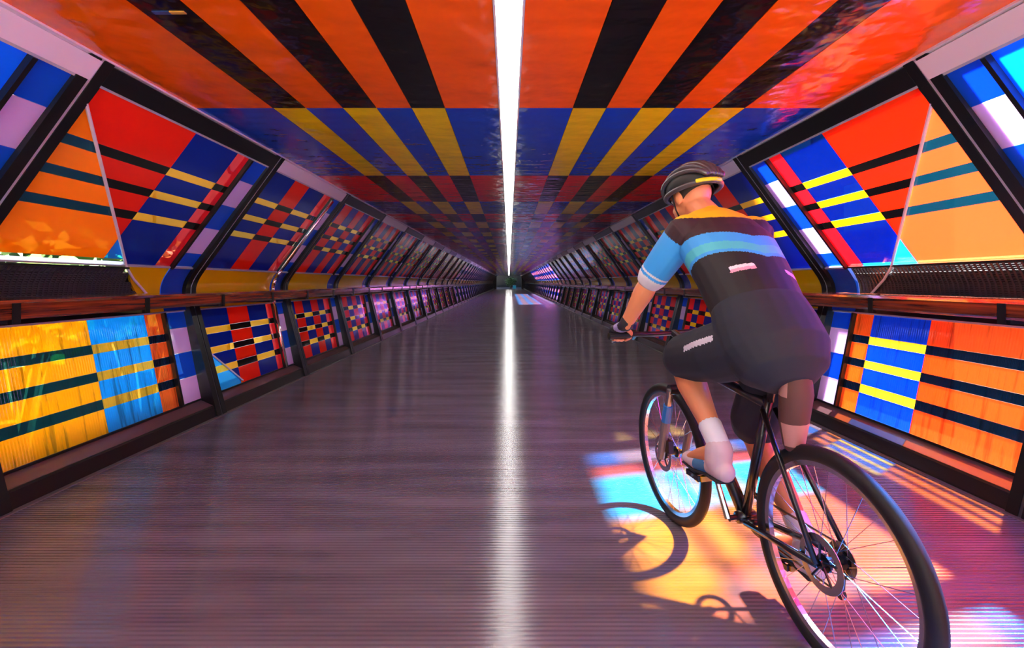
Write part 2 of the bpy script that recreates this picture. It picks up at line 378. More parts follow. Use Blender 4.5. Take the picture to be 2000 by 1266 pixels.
def window(s, k, level, detailed):
    F = up if level else lo
    def film(m): return {'p_blue': 'p_blue_shaded', 'p_red': 'p_red_shaded'}.get(m, m) if s < 0 or 1 <= k < 12 else m      # less see-through blue and red copies put shade into left and middle bays
    W, ST = (UW, USTR) if level else (LW, LSTR)
    y0 = FR(k); NW[0] += 1
    mb = MB(); t = .011                                           # slim aluminium frame
    def bar(a, b, c, d, o0=-.014, o1=.03, mt='steel_line'):
        mb.prism([F(s, a, c, o0), F(s, b, c, o0), F(s, b, d, o0), F(s, a, d, o0)], [F(s, a, c, o1), F(s, b, c, o1), F(s, b, d, o1), F(s, a, d, o1)], mt)
    sa = -.032 if k == 0 else .048
    bar(y0+sa, y0+P-.107, W[1], W[1]+t); bar(y0+sa, y0+P-.107, W[0]-t, W[0], mt='steel_line' if level else 'steel_black')
    bar(y0+sa, y0+sa+.012, W[0], W[1], mt='steel_black')
    bar(y0+1.545, y0+1.57, W[0]-t, W[1], -.03, .04, 'steel_black')
    fr = mb.build('window_%d' % NW[0], kind='structure')
    cols = (UCOLS if level else LCOLS).get(k, GENERIC)
    fine = None
    rws = rows(W, ST)
    if 12 <= k <= 29:
        cols = [(.06, .55, 'F'), (.55, 1.05, 'G'), (1.05, 1.545, 'F')]
        rws = [(.86, 1.024, 0), (.64, .86, 1), (.46, .64, 0), (.25, .46, 1), (.132, .25, 0)] if level else [(.80, .938, 0), (.60, .80, 1), (.42, .60, 0), (.20, .42, 1), (.169, .20, 0)]
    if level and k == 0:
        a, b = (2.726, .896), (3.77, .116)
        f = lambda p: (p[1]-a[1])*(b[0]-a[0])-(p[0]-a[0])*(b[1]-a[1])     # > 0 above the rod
        lit = {'r': 'a' if s < 0 else 'p', 'b': 'k', 's': 's'}  # backlit copies below the rod: daylight put into the pane colours
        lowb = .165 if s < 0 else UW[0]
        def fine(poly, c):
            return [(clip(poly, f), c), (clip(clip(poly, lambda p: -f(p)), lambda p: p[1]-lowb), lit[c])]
    if not level and k == 0:
        cols = [(-.02, .80, 'A'), (.80, 1.35, 'C'), (1.35, 1.545, 'T')] if s < 0 else [(-.02, .80, 'O'), (.80, 1.35, 'Z'), (1.35, 1.545, 'T')]  # whole bay in backlit colours; the two sides differ by painted daylight
    if not level and k == -1:
        cols = [(.06, .8, 'C' if s < 0 else 'Z'), (.8, 1.545, 'A' if s < 0 else 'O')]
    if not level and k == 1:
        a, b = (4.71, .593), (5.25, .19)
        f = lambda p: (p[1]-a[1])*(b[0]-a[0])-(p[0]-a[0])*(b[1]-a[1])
        lit = {'r': 'a', 'b': 'k', 's': 'a'}  # same backlit copies under the lower rod
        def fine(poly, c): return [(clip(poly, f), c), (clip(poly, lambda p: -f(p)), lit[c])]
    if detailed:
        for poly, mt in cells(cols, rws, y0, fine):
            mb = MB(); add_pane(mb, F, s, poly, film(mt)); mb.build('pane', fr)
        for t0, t1, mt in (USIDE if level else LSIDE):
            mb = MB(); add_pane(mb, F, s, [(y0+1.572, t0+.001), (y0+P-.108, t0+.001), (y0+P-.108, t1-.001), (y0+1.572, t1-.001)], mt); mb.build('side_pane', fr)
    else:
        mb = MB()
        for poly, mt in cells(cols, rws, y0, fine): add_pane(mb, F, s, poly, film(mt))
        for t0, t1, mt in (USIDE if level else LSIDE):
            add_pane(mb, F, s, [(y0+1.572, t0), (y0+P-.108, t0), (y0+P-.108, t1), (y0+1.572, t1)], mt)
        mb.build('panes', fr, kind='stuff')
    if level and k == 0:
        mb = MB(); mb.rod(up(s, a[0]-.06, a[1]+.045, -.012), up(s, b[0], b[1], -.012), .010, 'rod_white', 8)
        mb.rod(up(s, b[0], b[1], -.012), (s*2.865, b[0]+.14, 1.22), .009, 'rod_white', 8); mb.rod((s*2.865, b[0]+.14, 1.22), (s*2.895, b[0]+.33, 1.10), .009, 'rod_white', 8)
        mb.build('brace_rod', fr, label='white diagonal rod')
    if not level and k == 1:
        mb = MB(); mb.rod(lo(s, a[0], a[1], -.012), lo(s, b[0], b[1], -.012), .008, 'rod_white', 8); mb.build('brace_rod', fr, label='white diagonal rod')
    if k == 1:                                                     # bright tube in front of the mullion
        mb = MB(); r = .02; yy = y0+1.555
        if level:
            pts = [up(s, yy, UW[1]-.02, -.035), up(s, yy, .17, -.035), (s*2.835, yy, 1.24), (s*2.86, yy, 1.15), (s*2.86, yy, 1.08)]
        else:
            pts = [(s*2.85, yy, 1.0), lo(s, yy, .93, -.04), lo(s, yy, .16, -.04)]
        for p, q in zip(pts, pts[1:]): mb.rod(p, q, r, 'chrome', 10)
        mb.build('tube', fr, True, label='bright metal tube')
    return fr
for s in (-1, 1):
    for k in range(K0, K1):
        for level in (1, 0): window(s, k, level, -1 <= k <= 4)

# perforated black mesh under the two nearest windows
for s, nm in ((-1, 'left'), (1, 'right')):
    y0 = FR(0)
    prof = [(2.815+.012, 1.318 if s > 0 else 1.30)]+BEND[1:5]
    mb = MB()
    ya = y0-.025; yb = y0+1.54
    def fulllen(i):                                            # left one ends at the slanting rod
        return yb if s > 0 else y0+1.07+.33*i/4
    n = 44
    for j in range(n):
        y = ya+(yb-ya)*j/(n-1)
        for i in range(4):
            if y < fulllen(i): mb.prism([(s*x, y, z) for x, z in (prof[i], prof[i+1], (prof[i+1][0]+.004, prof[i+1][1]), (prof[i][0]+.004, prof[i][1]))],
                     [(s*x, y+.014, z) for x, z in (prof[i], prof[i+1], (prof[i+1][0]+.004, prof[i+1][1]), (prof[i][0]+.004, prof[i][1]))], 'mesh_black')
    for i in range(4):
        for q in range(5):
            t = q/5; x = prof[i][0]*(1-t)+prof[i+1][0]*t; z = prof[i][1]*(1-t)+prof[i+1][1]*t
            mb.box((min(s*x, s*(x+.005)), ya, z), (max(s*x, s*(x+.005)), fulllen(i), z+.010), 'mesh_black')
    mb.build('mesh_panel', WALL[s], kind='stuff', label='black perforated mesh')
    mb = MB(); x = 2.80
    mb.box((min(s*x, s*(x+.03)), ya, 1.312 if s > 0 else 1.295), (max(s*x, s*(x+.03)), yb if s > 0 else y0+1.08, 1.325 if s > 0 else 1.31), 'steel_black'); mb.build('mesh_rim', WALL[s])
    if True:
        mb = MB(); q = [(2.86, 1.265), (2.93, 1.20), (2.945, 1.08), (2.96, 1.08), (2.945, 1.2), (2.87, 1.275)]
        mb.sweep([(s*a, b) for a, b in q], ya, yb, 'dark_void'); mb.build('added_mesh_backing', WALL[s])  # dark sheet added to hide the bright outdoors behind the mesh
    if s < 0:
        bi = offs(BENDF, .004); bo = offs(BENDF, -.015); n = len(bi)
        st = [y0+1.09+.33*i/(n-1) for i in range(n)]
        V = [(s*x, yy, z) for (x, z), yy in zip(bi, st)]+[(s*x, y0+P-.40, z) for x, z in bi]+[(s*x, yy, z) for (x, z), yy in zip(bo, st)]+[(s*x, y0+P-.40, z) for x, z in bo]
        F_ = []
        for i in range(n-1):
            F_ += [(i, i+1, n+i+1, n+i), (2*n+i, 3*n+i, 3*n+i+1, 2*n+i+1), (i, 2*n+i, 2*n+i+1, i+1), (n+i, n+i+1, 3*n+i+1, 3*n+i)]
        F_ += [(0, n, 3*n, 2*n), (n-1, 3*n-1, 4*n-1, 2*n-1)]
        link('sill_panel', mesh('sill_panel', V, F_, ['sill_yellow'], None, 4), WALL[s])
# handrails
for s, nm in ((-1, 'left'), (1, 'right')):
    root = link('handrail', None, label='polished brown wooden handrail along the %s wall' % nm, cat='handrail')
    root.location = (s*2.70, 0, 1.0)
    prof = [(2.605, 1.015), (2.600, 1.05), (2.604, 1.085), (2.622, 1.103), (2.66, 1.109), (2.78, 1.113), (2.80, 1.10), (2.80, 1.015), (2.785, 1.0), (2.62, 1.0)]
    prof = [(s*x-s*2.70, z-1.0) for x, z in prof]
    y = YA; i = 0
    while y < YB:
        y1 = min(y+3.91, YB); mb = MB(); mb.sweep(prof, y+.002, y1-.002, 'wood'); mb.build('rail_segment', root); y = y1
    for k in range(K0, K1):
        for dy in (.0, .98):
            mb = MB(); yy = FR(k)+dy
            x0, x1 = sorted((s*(2.62-2.70), s*(2.905-2.70))); mb.box((x0, yy-.025, -.022), (x1, yy+.025, 0), 'steel_black')
            x0, x1 = sorted((s*(2.594-2.70), s*(2.60-2.70)))
            mb.box((x0, yy-.022, -.02), (x1, yy+.022, .088), 'steel_black')
            if k < 8: mb.build('bracket', root)

# ------------------------------------------------------------------ outdoors
mb = MB(); mb.box((-90, -40, -4.6), (90, 160, -4.2), 'concrete_out'); mb.build('ground', kind='structure')
def block(name, foot, z0, z1, face, label):
    """a block on a footprint (anticlockwise or not); face = the edge (0..n-1) that carries windows"""
    root = link(name, None, label=label, cat='building')
    cx = sum(p[0] for p in foot)/len(foot); cy = sum(p[1] for p in foot)/len(foot); root.location = (cx, cy, z0)
    mb = MB(); mb.prism([(x-cx, y-cy, 0) for x, y in foot], [(x-cx, y-cy, z1-z0) for x, y in foot], 'facade_dark'); mb.build('wall', root)
    (xa, ya), (xb, yb) = foot[face], foot[face+1]; sg = .05 if xa < 0 else -.05
    y = ya+.6; win = None
    mb = MB(); mb.box((0, 0, 0), (sg, 1.6, 1.3), 'facade_glass'); me = mesh('window_pane', mb.v, mb.f, mb.mats, mb.m)
    while y < yb-1.8:
        z = 1.2
        while z < z1-z0-1.6:
            o = link('window_pane', me, root); o.location = (xa-cx, y-cy, z); z += 2.3
        y += 2.6
block('shade_block', [(6, 6.9), (6, 30), (22, 30), (22, 16.5)], -4.2, 14, 0, 'added dark glazed block close outside the right wall, shading the middle bays')  # added to shade the middle bays; near face slanted along the sun
block('shade_block', [(6, 54), (6, 125), (22, 125), (22, 63.5)], -4.2, 14, 0, 'added dark glazed block outside the right wall, shading the far end')  # added, and lengthened to keep sun off the far landing
block('shade_block', [(-6.8, 9.2), (-6.8, 26), (-18, 26), (-18, 9.2)], -4.2, 14, 0, 'added dark glazed block close outside the left wall, shading the middle bays')  # added to darken the middle bays from the left
block('shade_block', [(-6.8, 56), (-6.8, 97), (-18, 97), (-18, 56)], -4.2, 14, 0, 'added dark glazed block outside the left wall, shading the far bays')  # added to darken the last bays from the left
def tree(x, y, z, h, r, label, seed, cnt=900, lm=('leaf', 'leaf_pale'), group=None):
    rnd = random.Random(seed)
    root = link('tree', None, label=label, cat='tree', group=group); root.location = (x, y, z)
    mb = MB(); mb.rod((0, 0, 0), (.1, 0, h*.6), .16, 'bark', 8, .09)
    for q in range(5):
        a = q*1.256; mb.rod((.06, 0, h*.45), (math.cos(a)*r*.6, math.sin(a)*r*.6, h*.78), .06, 'bark', 5, .02)
    mb.build('trunk', root)
    mb = MB()
    for q in range(cnt):
        a = rnd.uniform(0, 6.283); c = rnd.uniform(-1, 1); rr = r*(rnd.random()**.4)*(1+.18*math.sin(3*a)+.15*math.sin(5*c))
        p = Vector((math.cos(a)*math.sqrt(1-c*c)*rr, math.sin(a)*math.sqrt(1-c*c)*rr, h*.78+c*rr*.8))
        e = Vector((rnd.gauss(0, 1), rnd.gauss(0, 1), rnd.gauss(0, 1))).normalized(); f = e.orthogonal().normalized()
        l = rnd.uniform(.12, .26)*r/1.6
        mb.v += [tuple(p-e*l), tuple(p+f*l*.5), tuple(p+e*l), tuple(p-f*l*.5)]; b = len(mb.v)-4
        mb.f.append((b, b+1, b+2, b+3)); mb.m.append(mb.mi(lm[q % 2]))
    me = bpy.data.meshes.new('crown'); me.from_pydata(mb.v, [], mb.f)
    for x_ in mb.mats: me.materials.append(M[x_])
    me.polygons.foreach_set('material_index', mb.m)
    link('crown', me, root, kind='stuff')
for i, (x, y, h, r) in enumerate([(-4.6, 4.6, 6.9, .85), (-5.0, 6.9, 7.0, .85), (-7.4, 7.6, 6.9, .85)]):
    tree(x, y, -4.2, h, r, ('leafy green tree outside the gap under the amber backlit windows, nearest of three', 'leafy green tree outside the left windows, in front of the added block corner', 'leafy green tree outside the left windows, furthest out from the wall')[i], 10+i, group='trees outside the left windows')
# far end: a dark gateway wall, a round tree and a lit cyan box beyond the deck
mb = MB()
mb.box((-14, 126, -4.2), (14, 127, 14), 'dark_void')
e = mb.build('gateway_building', label='dark building closing the view beyond the far end of the tunnel', cat='building')
mb = MB(); mb.box((-4, YB+1.2, -.3), (4, 125.9, -.02), 'deck'); mb.build('landing', kind='structure')
mb = MB()
for s in (-1, 1): mb.box((min(s*2.2, s*3.6), YB, -.2), (max(s*2.2, s*3.6), YB+.5, 3.4), 'steel_black')
mb.box((-3.6, YB, 2.38), (3.6, YB+.5, 3.4), 'steel_black')
mb.build('door_1', kind='structure')
tree(.35, 99, -.02, 1.75, 1.15, 'small round tree standing just beyond the far doorway', 44, 700, ('leaf_pale', 'leaf_pale'))
mb = MB(); mb.box((.75, 97.2, -.02), (1.35, 97.6, .55), 'sign_cyan'); mb.box((.72, 97.18, .55), (1.38, 97.62, .60), 'paint_grey')
mb.build('planter_box', label='pale cyan box beside the small round tree beyond the doorway', cat='box')
# blue and gold reflection built as a thin plate on the ceiling, top left
root = link('reflection_plate', None, label='blue and gold ceiling reflection built as a small plate', cat='painted reflection'); root.location = (-1.43, 2.16, CZ-.006)
mb = MB(); mb.box((-.07, -.012, 0), (.0, .012, .005), 'plate_blue'); mb.build('blue_half', root)
mb = MB(); mb.box((.002, -.01, 0), (.065, .01, .005), 'plate_gold'); mb.build('gold_half', root)

# ------------------------------------------------------------------ bicycle and rider
mat('skin', (226, 142, 98), .5); mat('skin_dark', (150, 84, 56), .55); mat('lip', (150, 80, 70), .5); mat('eye_white', (235, 235, 230), .3); mat('hair', (40, 28, 22), .7)
mat('jersey_black', (20, 15, 22), .7); mat('jersey_maroon', (44, 14, 26), .7); mat('jersey_blue', (52, 150, 225), .65); mat('jersey_cyan', (70, 175, 195), .65)
mat('jersey_white', (238, 235, 240), .5); mat('jersey_pink', (235, 160, 185), .6); mat('jersey_yellow', (250, 190, 20), .6); mat('shorts_grey', (30, 32, 46), .8); mat('shorts_tape', (215, 210, 222), .4)
mat('helmet_grey', (64, 58, 62), .35, coat=.3); mat('helmet_vent', (14, 12, 14), .6); mat('reflect_yellow', (245, 225, 30), .4)
mat('shoe_white', (225, 200, 205), .5); mat('shoe_blue', (70, 130, 180), .5); mat('sole', (40, 36, 40), .7); mat('glove_black', (38, 34, 44), .7); mat('glove_lilac', (160, 150, 200), .6)
mat('tyre', (16, 15, 18), .6); mat('alloy', (200, 200, 208), .22, metal=1); mat('alloy_dark', (70, 70, 78), .3, metal=.9); mat('bike_black', (24, 22, 26), .3, coat=.4)
mat('bike_blue', (40, 130, 215), .3, coat=.4); mat('fork_grey', (120, 112, 125), .35, coat=.3); mat('saddle_black', (24, 22, 24), .5); mat('bag_brown', (92, 58, 52), .7); mat('bag_stripe', (196, 140, 128), .5)
mat('reflector_amber', (255, 170, 10), .25, coat=.5); mat('rear_red', (200, 20, 30), .3); mat('chain_steel', (120, 100, 80), .35, metal=.9)

def ring_tube(bm, pts, rad, seg=14, hint=(1, 0, 0), cap=True):
    """closed tapering tube through pts, rad = (across hint, other way) each"""
    P_ = [Vector(p) for p in pts]; R_ = [(r, r) if isinstance(r, (int, float)) else r for r in rad]
    if cap:                                             # rounded ends
        for end in (0, -1):
            q = P_[1] if end == 0 else P_[-2]; d = (P_[end]-q).normalized(); a, b = R_[end]; m = min(a, b)
            ex = [(P_[end]+d*m*.55, (a*.80, b*.80)), (P_[end]+d*m*.88, (a*.42, b*.42))]
            for p, r in ex:
                if end == 0: P_.insert(0, p); R_.insert(0, r)
                else: P_.append(p); R_.append(r)
    rings = []
    for i, p in enumerate(P_):
        t = (P_[min(i+1, len(P_)-1)]-P_[max(i-1, 0)]).normalized()
        h = Vector(hint); u = (h-t*h.dot(t))
        u = u.normalized() if u.length > 1e-3 else t.orthogonal().normalized()
        v = t.cross(u); a, b = R_[i]
        rings.append([bm.verts.new(p+u*(a*math.cos(q))+v*(b*math.sin(q))) for q in (2*math.pi*k/seg for k in range(seg))])
    for A, B in zip(rings, rings[1:]):
        for k in range(seg): bm.faces.new((A[k], A[(k+1) % seg], B[(k+1) % seg], B[k]))
    bm.faces.new(list(reversed(rings[0]))); bm.faces.new(rings[-1])
def ball(bm, c, r, rot=None, seg=16):
    mtx = Matrix.Translation(c) @ (rot.to_4x4() if rot else Matrix.Identity(4)) @ Matrix.Diagonal((*r, 1))
    bmesh.ops.create_uvsphere(bm, u_segments=seg, v_segments=seg//2+2, radius=1, matrix=mtx)
def remesh(name, bm, size, smooth, mats, pick=None, parent=None, **kw):
    bmesh.ops.recalc_face_normals(bm, faces=bm.faces)
    me = bpy.data.meshes.new(name+'_raw'); bm.to_mesh(me); bm.free()
    o = bpy.data.objects.new(name, me); COL.objects.link(o)
    r = o.modifiers.new('r', 'REMESH'); r.mode = 'VOXEL'; r.voxel_size = size; r.use_smooth_shade = True
    if smooth:
        q = o.modifiers.new('s', 'SMOOTH'); q.iterations = smooth; q.factor = .5
    dg = bpy.context.evaluated_depsgraph_get()
    nm = bpy.data.meshes.new_from_object(o.evaluated_get(dg)); nm.name = name
    o.modifiers.clear(); o.data = nm; bpy.data.meshes.remove(me)
    nm.materials.clear()
    for x in mats: nm.materials.append(M[x])
    nm.polygons.foreach_set('use_smooth', [True]*len(nm.polygons))
    if pick: nm.polygons.foreach_set('material_index', [pick(p.center) for p in nm.polygons])
    if parent: o.parent = parent
    for a, b in kw.items(): o[a] = b
    return o
def from_bm(name, bm, mats, parent=None, smooth=True, pick=None, **kw):
    bmesh.ops.recalc_face_normals(bm, faces=bm.faces)
    me = bpy.data.meshes.new(name); bm.to_mesh(me); bm.free()
    for x in mats: me.materials.append(M[x])
    if smooth: me.polygons.foreach_set('use_smooth', [True]*len(me.polygons))
    if pick: me.polygons.foreach_set('material_index', [pick(p.center) for p in me.polygons])
    return link(name, me, parent, **kw)

HEAD = math.radians(10.1); LEAN = math.radians(-3)
BASE = Vector((1.01, 1.57, 0))
bike = link('bicycle', None, label='black mountain bike with blue and grey fork, ridden by the cyclist', cat='bicycle')
bike.location = BASE; bike.rotation_euler = (Matrix.Rotation(HEAD, 3, 'Z') @ Matrix.Rotation(LEAN, 3, 'Y')).to_euler()
TY = .022                                               # everything rides on the tyre's underside
def circle_sweep(bm, R, prof, c, seg=64):               # profile (dr, x) turned round the wheel's axle (x axis)
    rings = []
    for k in range(seg):
        a = 2*math.pi*k/seg
        rings.append([bm.verts.new((c[0]+x, c[1]+(R+dr)*math.cos(a), c[2]+(R+dr)*math.sin(a))) for dr, x in prof])
    n = len(prof)
    for k in range(seg):
        A, B = rings[k], rings[(k+1) % seg]
        for i in range(n): bm.faces.new((A[i], A[(i+1) % n], B[(i+1) % n], B[i]))
RW = .345
def wheel(y, label, rear):
    c = (0, y, RW)
    bm = bmesh.new(); circle_sweep(bm, RW-.026, [(.026*math.cos(t), .024*math.sin(t)) for t in (2*math.pi*i/10 for i in range(10))], c, 72)
    tyre = from_bm('wheel', bm, ['tyre'], bike, label=label)
    bm = bmesh.new(); circle_sweep(bm, RW-.054, [(.012, .013), (.012, -.013), (-.010, -.009), (-.010, .009)], c, 64); from_bm('rim', bm, ['alloy'], tyre, False)
    mb = MB(); mb.rod((-.05, y, RW), (.05, y, RW), .014, 'alloy_dark', 10); mb.rod((-.034, y, RW), (-.026, y, RW), .028, 'alloy_dark', 12); mb.rod((.026, y, RW), (.034, y, RW), .028, 'alloy_dark', 12)
    mb.build('hub', tyre)
    mb = MB()
    for k in range(28):
        a = 2*math.pi*k/28; sd = -1 if k % 2 else 1; a0 = a+(.9 if k % 4 < 2 else -.9)
        mb.rod((sd*.03, y+.026*math.cos(a0), RW+.026*math.sin(a0)), (0, y+(RW-.06)*math.cos(a), RW+(RW-.06)*math.sin(a)), .0012, 'alloy', 4)
    mb.build('spokes', tyre, kind='stuff')
    bm = bmesh.new(); circle_sweep(bm, .075, [(.012, -.044), (.012, -.042), (-.012, -.042), (-.012, -.044)], c, 32); from_bm('brake_disc', bm, ['alloy'], tyre, False)
    mb = MB()
    for k in range(5):
        a = 2*math.pi*k/5; mb.rod((-.043, y+.012*math.cos(a), RW+.012*math.sin(a)), (-.043, y+.066*math.cos(a+.3), RW+.066*math.sin(a+.3)), .004, 'alloy_dark', 5)
    mb.build('disc_arms', tyre)
    return tyre
WB = 1.02
rw = wheel(0, 'rear wheel', True); fw = wheel(WB, 'front wheel', False)
bm = bmesh.new()
for i, (r, x) in enumerate([(.055, .030), (.050, .034), (.045, .038), (.039, .042), (.033, .046), (.026, .050)]):
    circle_sweep(bm, r-.008, [(.008, x), (.008, x+.002), (-.010, x+.002), (-.010, x)], (0, 0, RW), 24)
from_bm('cassette', bm, ['chain_steel'], bike, False)
BB = (0, .43, .29)
def tubes(name, segs, mt, **k):
    bm = bmesh.new()
    for a, b, r in segs: ring_tube(bm, [a, b], [r, r], 10, (0, 0, 1) if abs(a[0]-b[0]) > .2 else (1, 0, 0), cap=False)
    return from_bm(name, bm, [mt], bike, True, **k)
tubes('bike_frame', [(BB, (0, .262, .79), .018), ((0, .265, .765), (0, .80, .83), .019), (BB, (0, .825, .755), .025), ((0, .845, .725), (0, .79, .875), .024),
      ((-.06, 0, RW), (-.035, .38, .29), .011), ((.06, 0, RW), (.035, .38, .29), .011), ((-.06, 0, RW), (-.025, .265, .75), .009), ((.06, 0, RW), (.025, .265, .75), .009),
      ((-.036, .43, .29), (.036, .43, .29), .024), ((-.036, .375, .29), (.036, .375, .29), .012)], 'bike_black')
tubes('seat_post', [((0, .255, .78), (0, .205, .925), .014)], 'alloy_dark')
bm = bmesh.new()
ring_tube(bm, [(0, .085, .945), (0, .14, .945), (0, .22, .94), (0, .31, .935), (0, .37, .932)], [(.05, .018), (.072, .026), (.055, .024), (.026, .02), (.018, .014)], 14)
from_bm('saddle', bm, ['saddle_black'], bike)
tubes('saddle_rails', [((-.022, .13, .915), (-.018, .30, .912), .004), ((.022, .13, .915), (.018, .30, .912), .004)], 'alloy')
bm = bmesh.new(); ring_tube(bm, [(0, .145, .66), (0, .14, .74), (0, .125, .83), (0, .12, .895)], [(.036, .03), (.05, .042), (.056, .048), (.05, .04)], 14)
from_bm('saddle_bag', bm, ['bag_brown', 'bag_stripe'], bike, True, lambda c: 1 if int((c.z-.66)/.02) % 3 == 1 else 0, label='brown saddle bag with pale stripes')
# fork, bar
HT, HB = Vector((0, .79, .875)), Vector((0, .845, .725))
crown = Vector((0, .858, .70))
mb = MB(); mb.rod((-.075, crown.y, crown.z), (.075, crown.y, crown.z), .024, 'bike_black', 12); mb.rod(crown, HB, .02, 'bike_black', 12)
fork = mb.build('fork', bike)
for sd in (-1, 1):
    a = Vector((sd*.068, .858, .70)); b = Vector((sd*.066, WB-.02, RW-.01)); m1 = a.lerp(b, .22); m2 = a.lerp(b, .45)
    mb = MB(); mb.rod(a, m1, .017, 'alloy', 12); mb.rod(m1, m2, .023, 'bike_blue', 12); mb.rod(m2, b, .023, 'fork_grey', 12, .019); mb.build('fork_leg', fork, label='blue topped grey fork leg')
mb = MB(); mb.rod((-.066, WB, RW), (.066, WB, RW), .008, 'alloy_dark', 8); mb.box((-.060, WB-.10, RW+.03), (-.036, WB-.045, RW+.09), 'bike_black'); mb.build('brake_caliper', fork)
BAR = Vector((0, .93, .955))
mb = MB(); mb.rod(HT+Vector((0, -.012, .03)), BAR, .019, 'bike_black', 12); mb.rod(HT, HT+Vector((0, -.018, .05)), .024, 'bike_black', 12); mb.build('stem', bike)
bm = bmesh.new(); ring_tube(bm, [(-.335, .905, .965), (-.20, .915, .965), (-.08, .93, .956), (.08, .93, .956), (.20, .915, .965), (.335, .905, .965)], [.0125]*6, 10, (0, 0, 1), False); from_bm('handlebar', bm, ['alloy_dark'], bike)
for sd in (-1, 1):
    mb = MB(); mb.rod((sd*.34, .904, .965), (sd*.225, .913, .965), .0165, 'saddle_black', 12); mb.build('grip', bike)
    mb = MB(); mb.rod((sd*.205, .915, .965), (sd*.205, .945, .945), .012, 'bike_black', 8); mb.rod((sd*.205, .945, .945), (sd*.30, .975, .925), .006, 'alloy_dark', 6); mb.build('brake_lever', bike)
# cranks, pedals, chain
CR = Vector((0, .07, .155))
bm = bmesh.new(); circle_sweep(bm, .075, [(.012, .046), (.012, .050), (-.014, .050), (-.014, .046)], BB, 32); from_bm('chainring', bm, ['alloy_dark'], bike, False)
mb = MB(); mb.rod((-.07, .43, .29), (.07, .43, .29), .012, 'alloy_dark', 10); mb.build('crank_axle', bike)
PED = {}
for sd in (-1, 1):
    v = Vector(BB)+CR*(-sd); mb = MB(); mb.rod((sd*.075, .43, .29), (sd*.08, v.y, v.z), .013, 'alloy', 8, .010); mb.build('crank_arm', bike)
    PED[sd] = Vector((sd*.13, v.y, v.z))
    p = PED[sd]; mb = MB(); mb.rod((sd*.08, p.y, p.z), (sd*.18, p.y, p.z), .007, 'alloy', 8)
    mb.box((p.x-.048, p.y-.045, p.z-.011), (p.x+.048, p.y-.035, p.z+.011), 'bike_black'); mb.box((p.x-.048, p.y+.035, p.z-.011), (p.x+.048, p.y+.045, p.z+.011), 'bike_black')
    for q in (-.048, .040): mb.box((p.x+q, p.y-.04, p.z-.010), (p.x+q+.008, p.y+.04, p.z+.010), 'bike_black')
    pd = mb.build('pedal', bike)
    mb = MB(); mb.box((p.x-.038, p.y-.052, p.z-.010), (p.x+.038, p.y-.045, p.z+.010), 'reflector_amber'); mb.build('reflector', pd, label='amber reflector')
mb = MB()
mb.rod((.048, .43, .29+.078), (.043, 0, RW+.038), .004, 'chain_steel', 6); mb.rod((.048, .43, .29-.078), (.046, .03, RW-.125), .004, 'chain_steel', 6)
mb.rod((.046, .03, RW-.125), (.044, .02, RW-.055), .004, 'chain_steel', 6); mb.build('chain', bike)
mb = MB(); mb.rod((.050, .005, RW-.02), (.050, .02, RW-.055), .010, 'bike_black', 8); mb.rod((.052, .02, RW-.05), (.052, .03, RW-.13), .008, 'alloy_dark', 8); mb.rod((.044, .03, RW-.125), (.054, .03, RW-.125), .018, 'bike_black', 12); mb.build('rear_derailleur', bike)

# the rider, in the bike's frame without its lean; L() leans a point that the bike carries
rider = link('person', None, label='cyclist in black jersey with blue sleeves and grey helmet riding away', cat='person')
rider.location = BASE; rider.rotation_euler = (0, 0, HEAD)
cl, sl = math.cos(LEAN), math.sin(LEAN)
def L(x, y, z): return Vector((x*cl+z*sl, y, -x*sl+z*cl))
HIP = Vector((-.06, .245, .985)); SHO = Vector((-.02, .60, 1.405))
SPINE = [HIP+Vector((0, -.03, -.01)), HIP+Vector((.005, .055, .115)), HIP+Vector((.018, .165, .24)), HIP+Vector((.03, .275, .345)), SHO+Vector((0, .02, .01))]
SRAD = [(.165, .125), (.152, .112), (.166, .112), (.182, .112), (.145, .085)]
HD = Vector((-.045, .775, 1.585)); HROT = Matrix.Rotation(math.radians(12), 3, 'Z') @ Matrix.Rotation(math.radians(-12), 3, 'X')
hd = lambda x, y, z: HD+HROT @ Vector((x, y, z))
ARM = {}
for sd in (-1, 1):
    grip = L(sd*.283, .908, .965)
    ARM[sd] = (SHO+Vector((sd*.165, -.005, -.005)), Vector((SHO.x+sd*.245, .725, 1.215)) if sd < 0 else Vector((SHO.x+sd*.26, .72, 1.205)), grip+Vector((sd*.0, -.058, .05)), grip)
LEG = {-1: (HIP+Vector((-.095, .01, -.02)), Vector((-.165, .655, .875)), L(-.128, .385, .60)), 1: (HIP+Vector((.095, .01, -.02)), Vector((.075, .515, .60)), L(.128, .265, .255))}
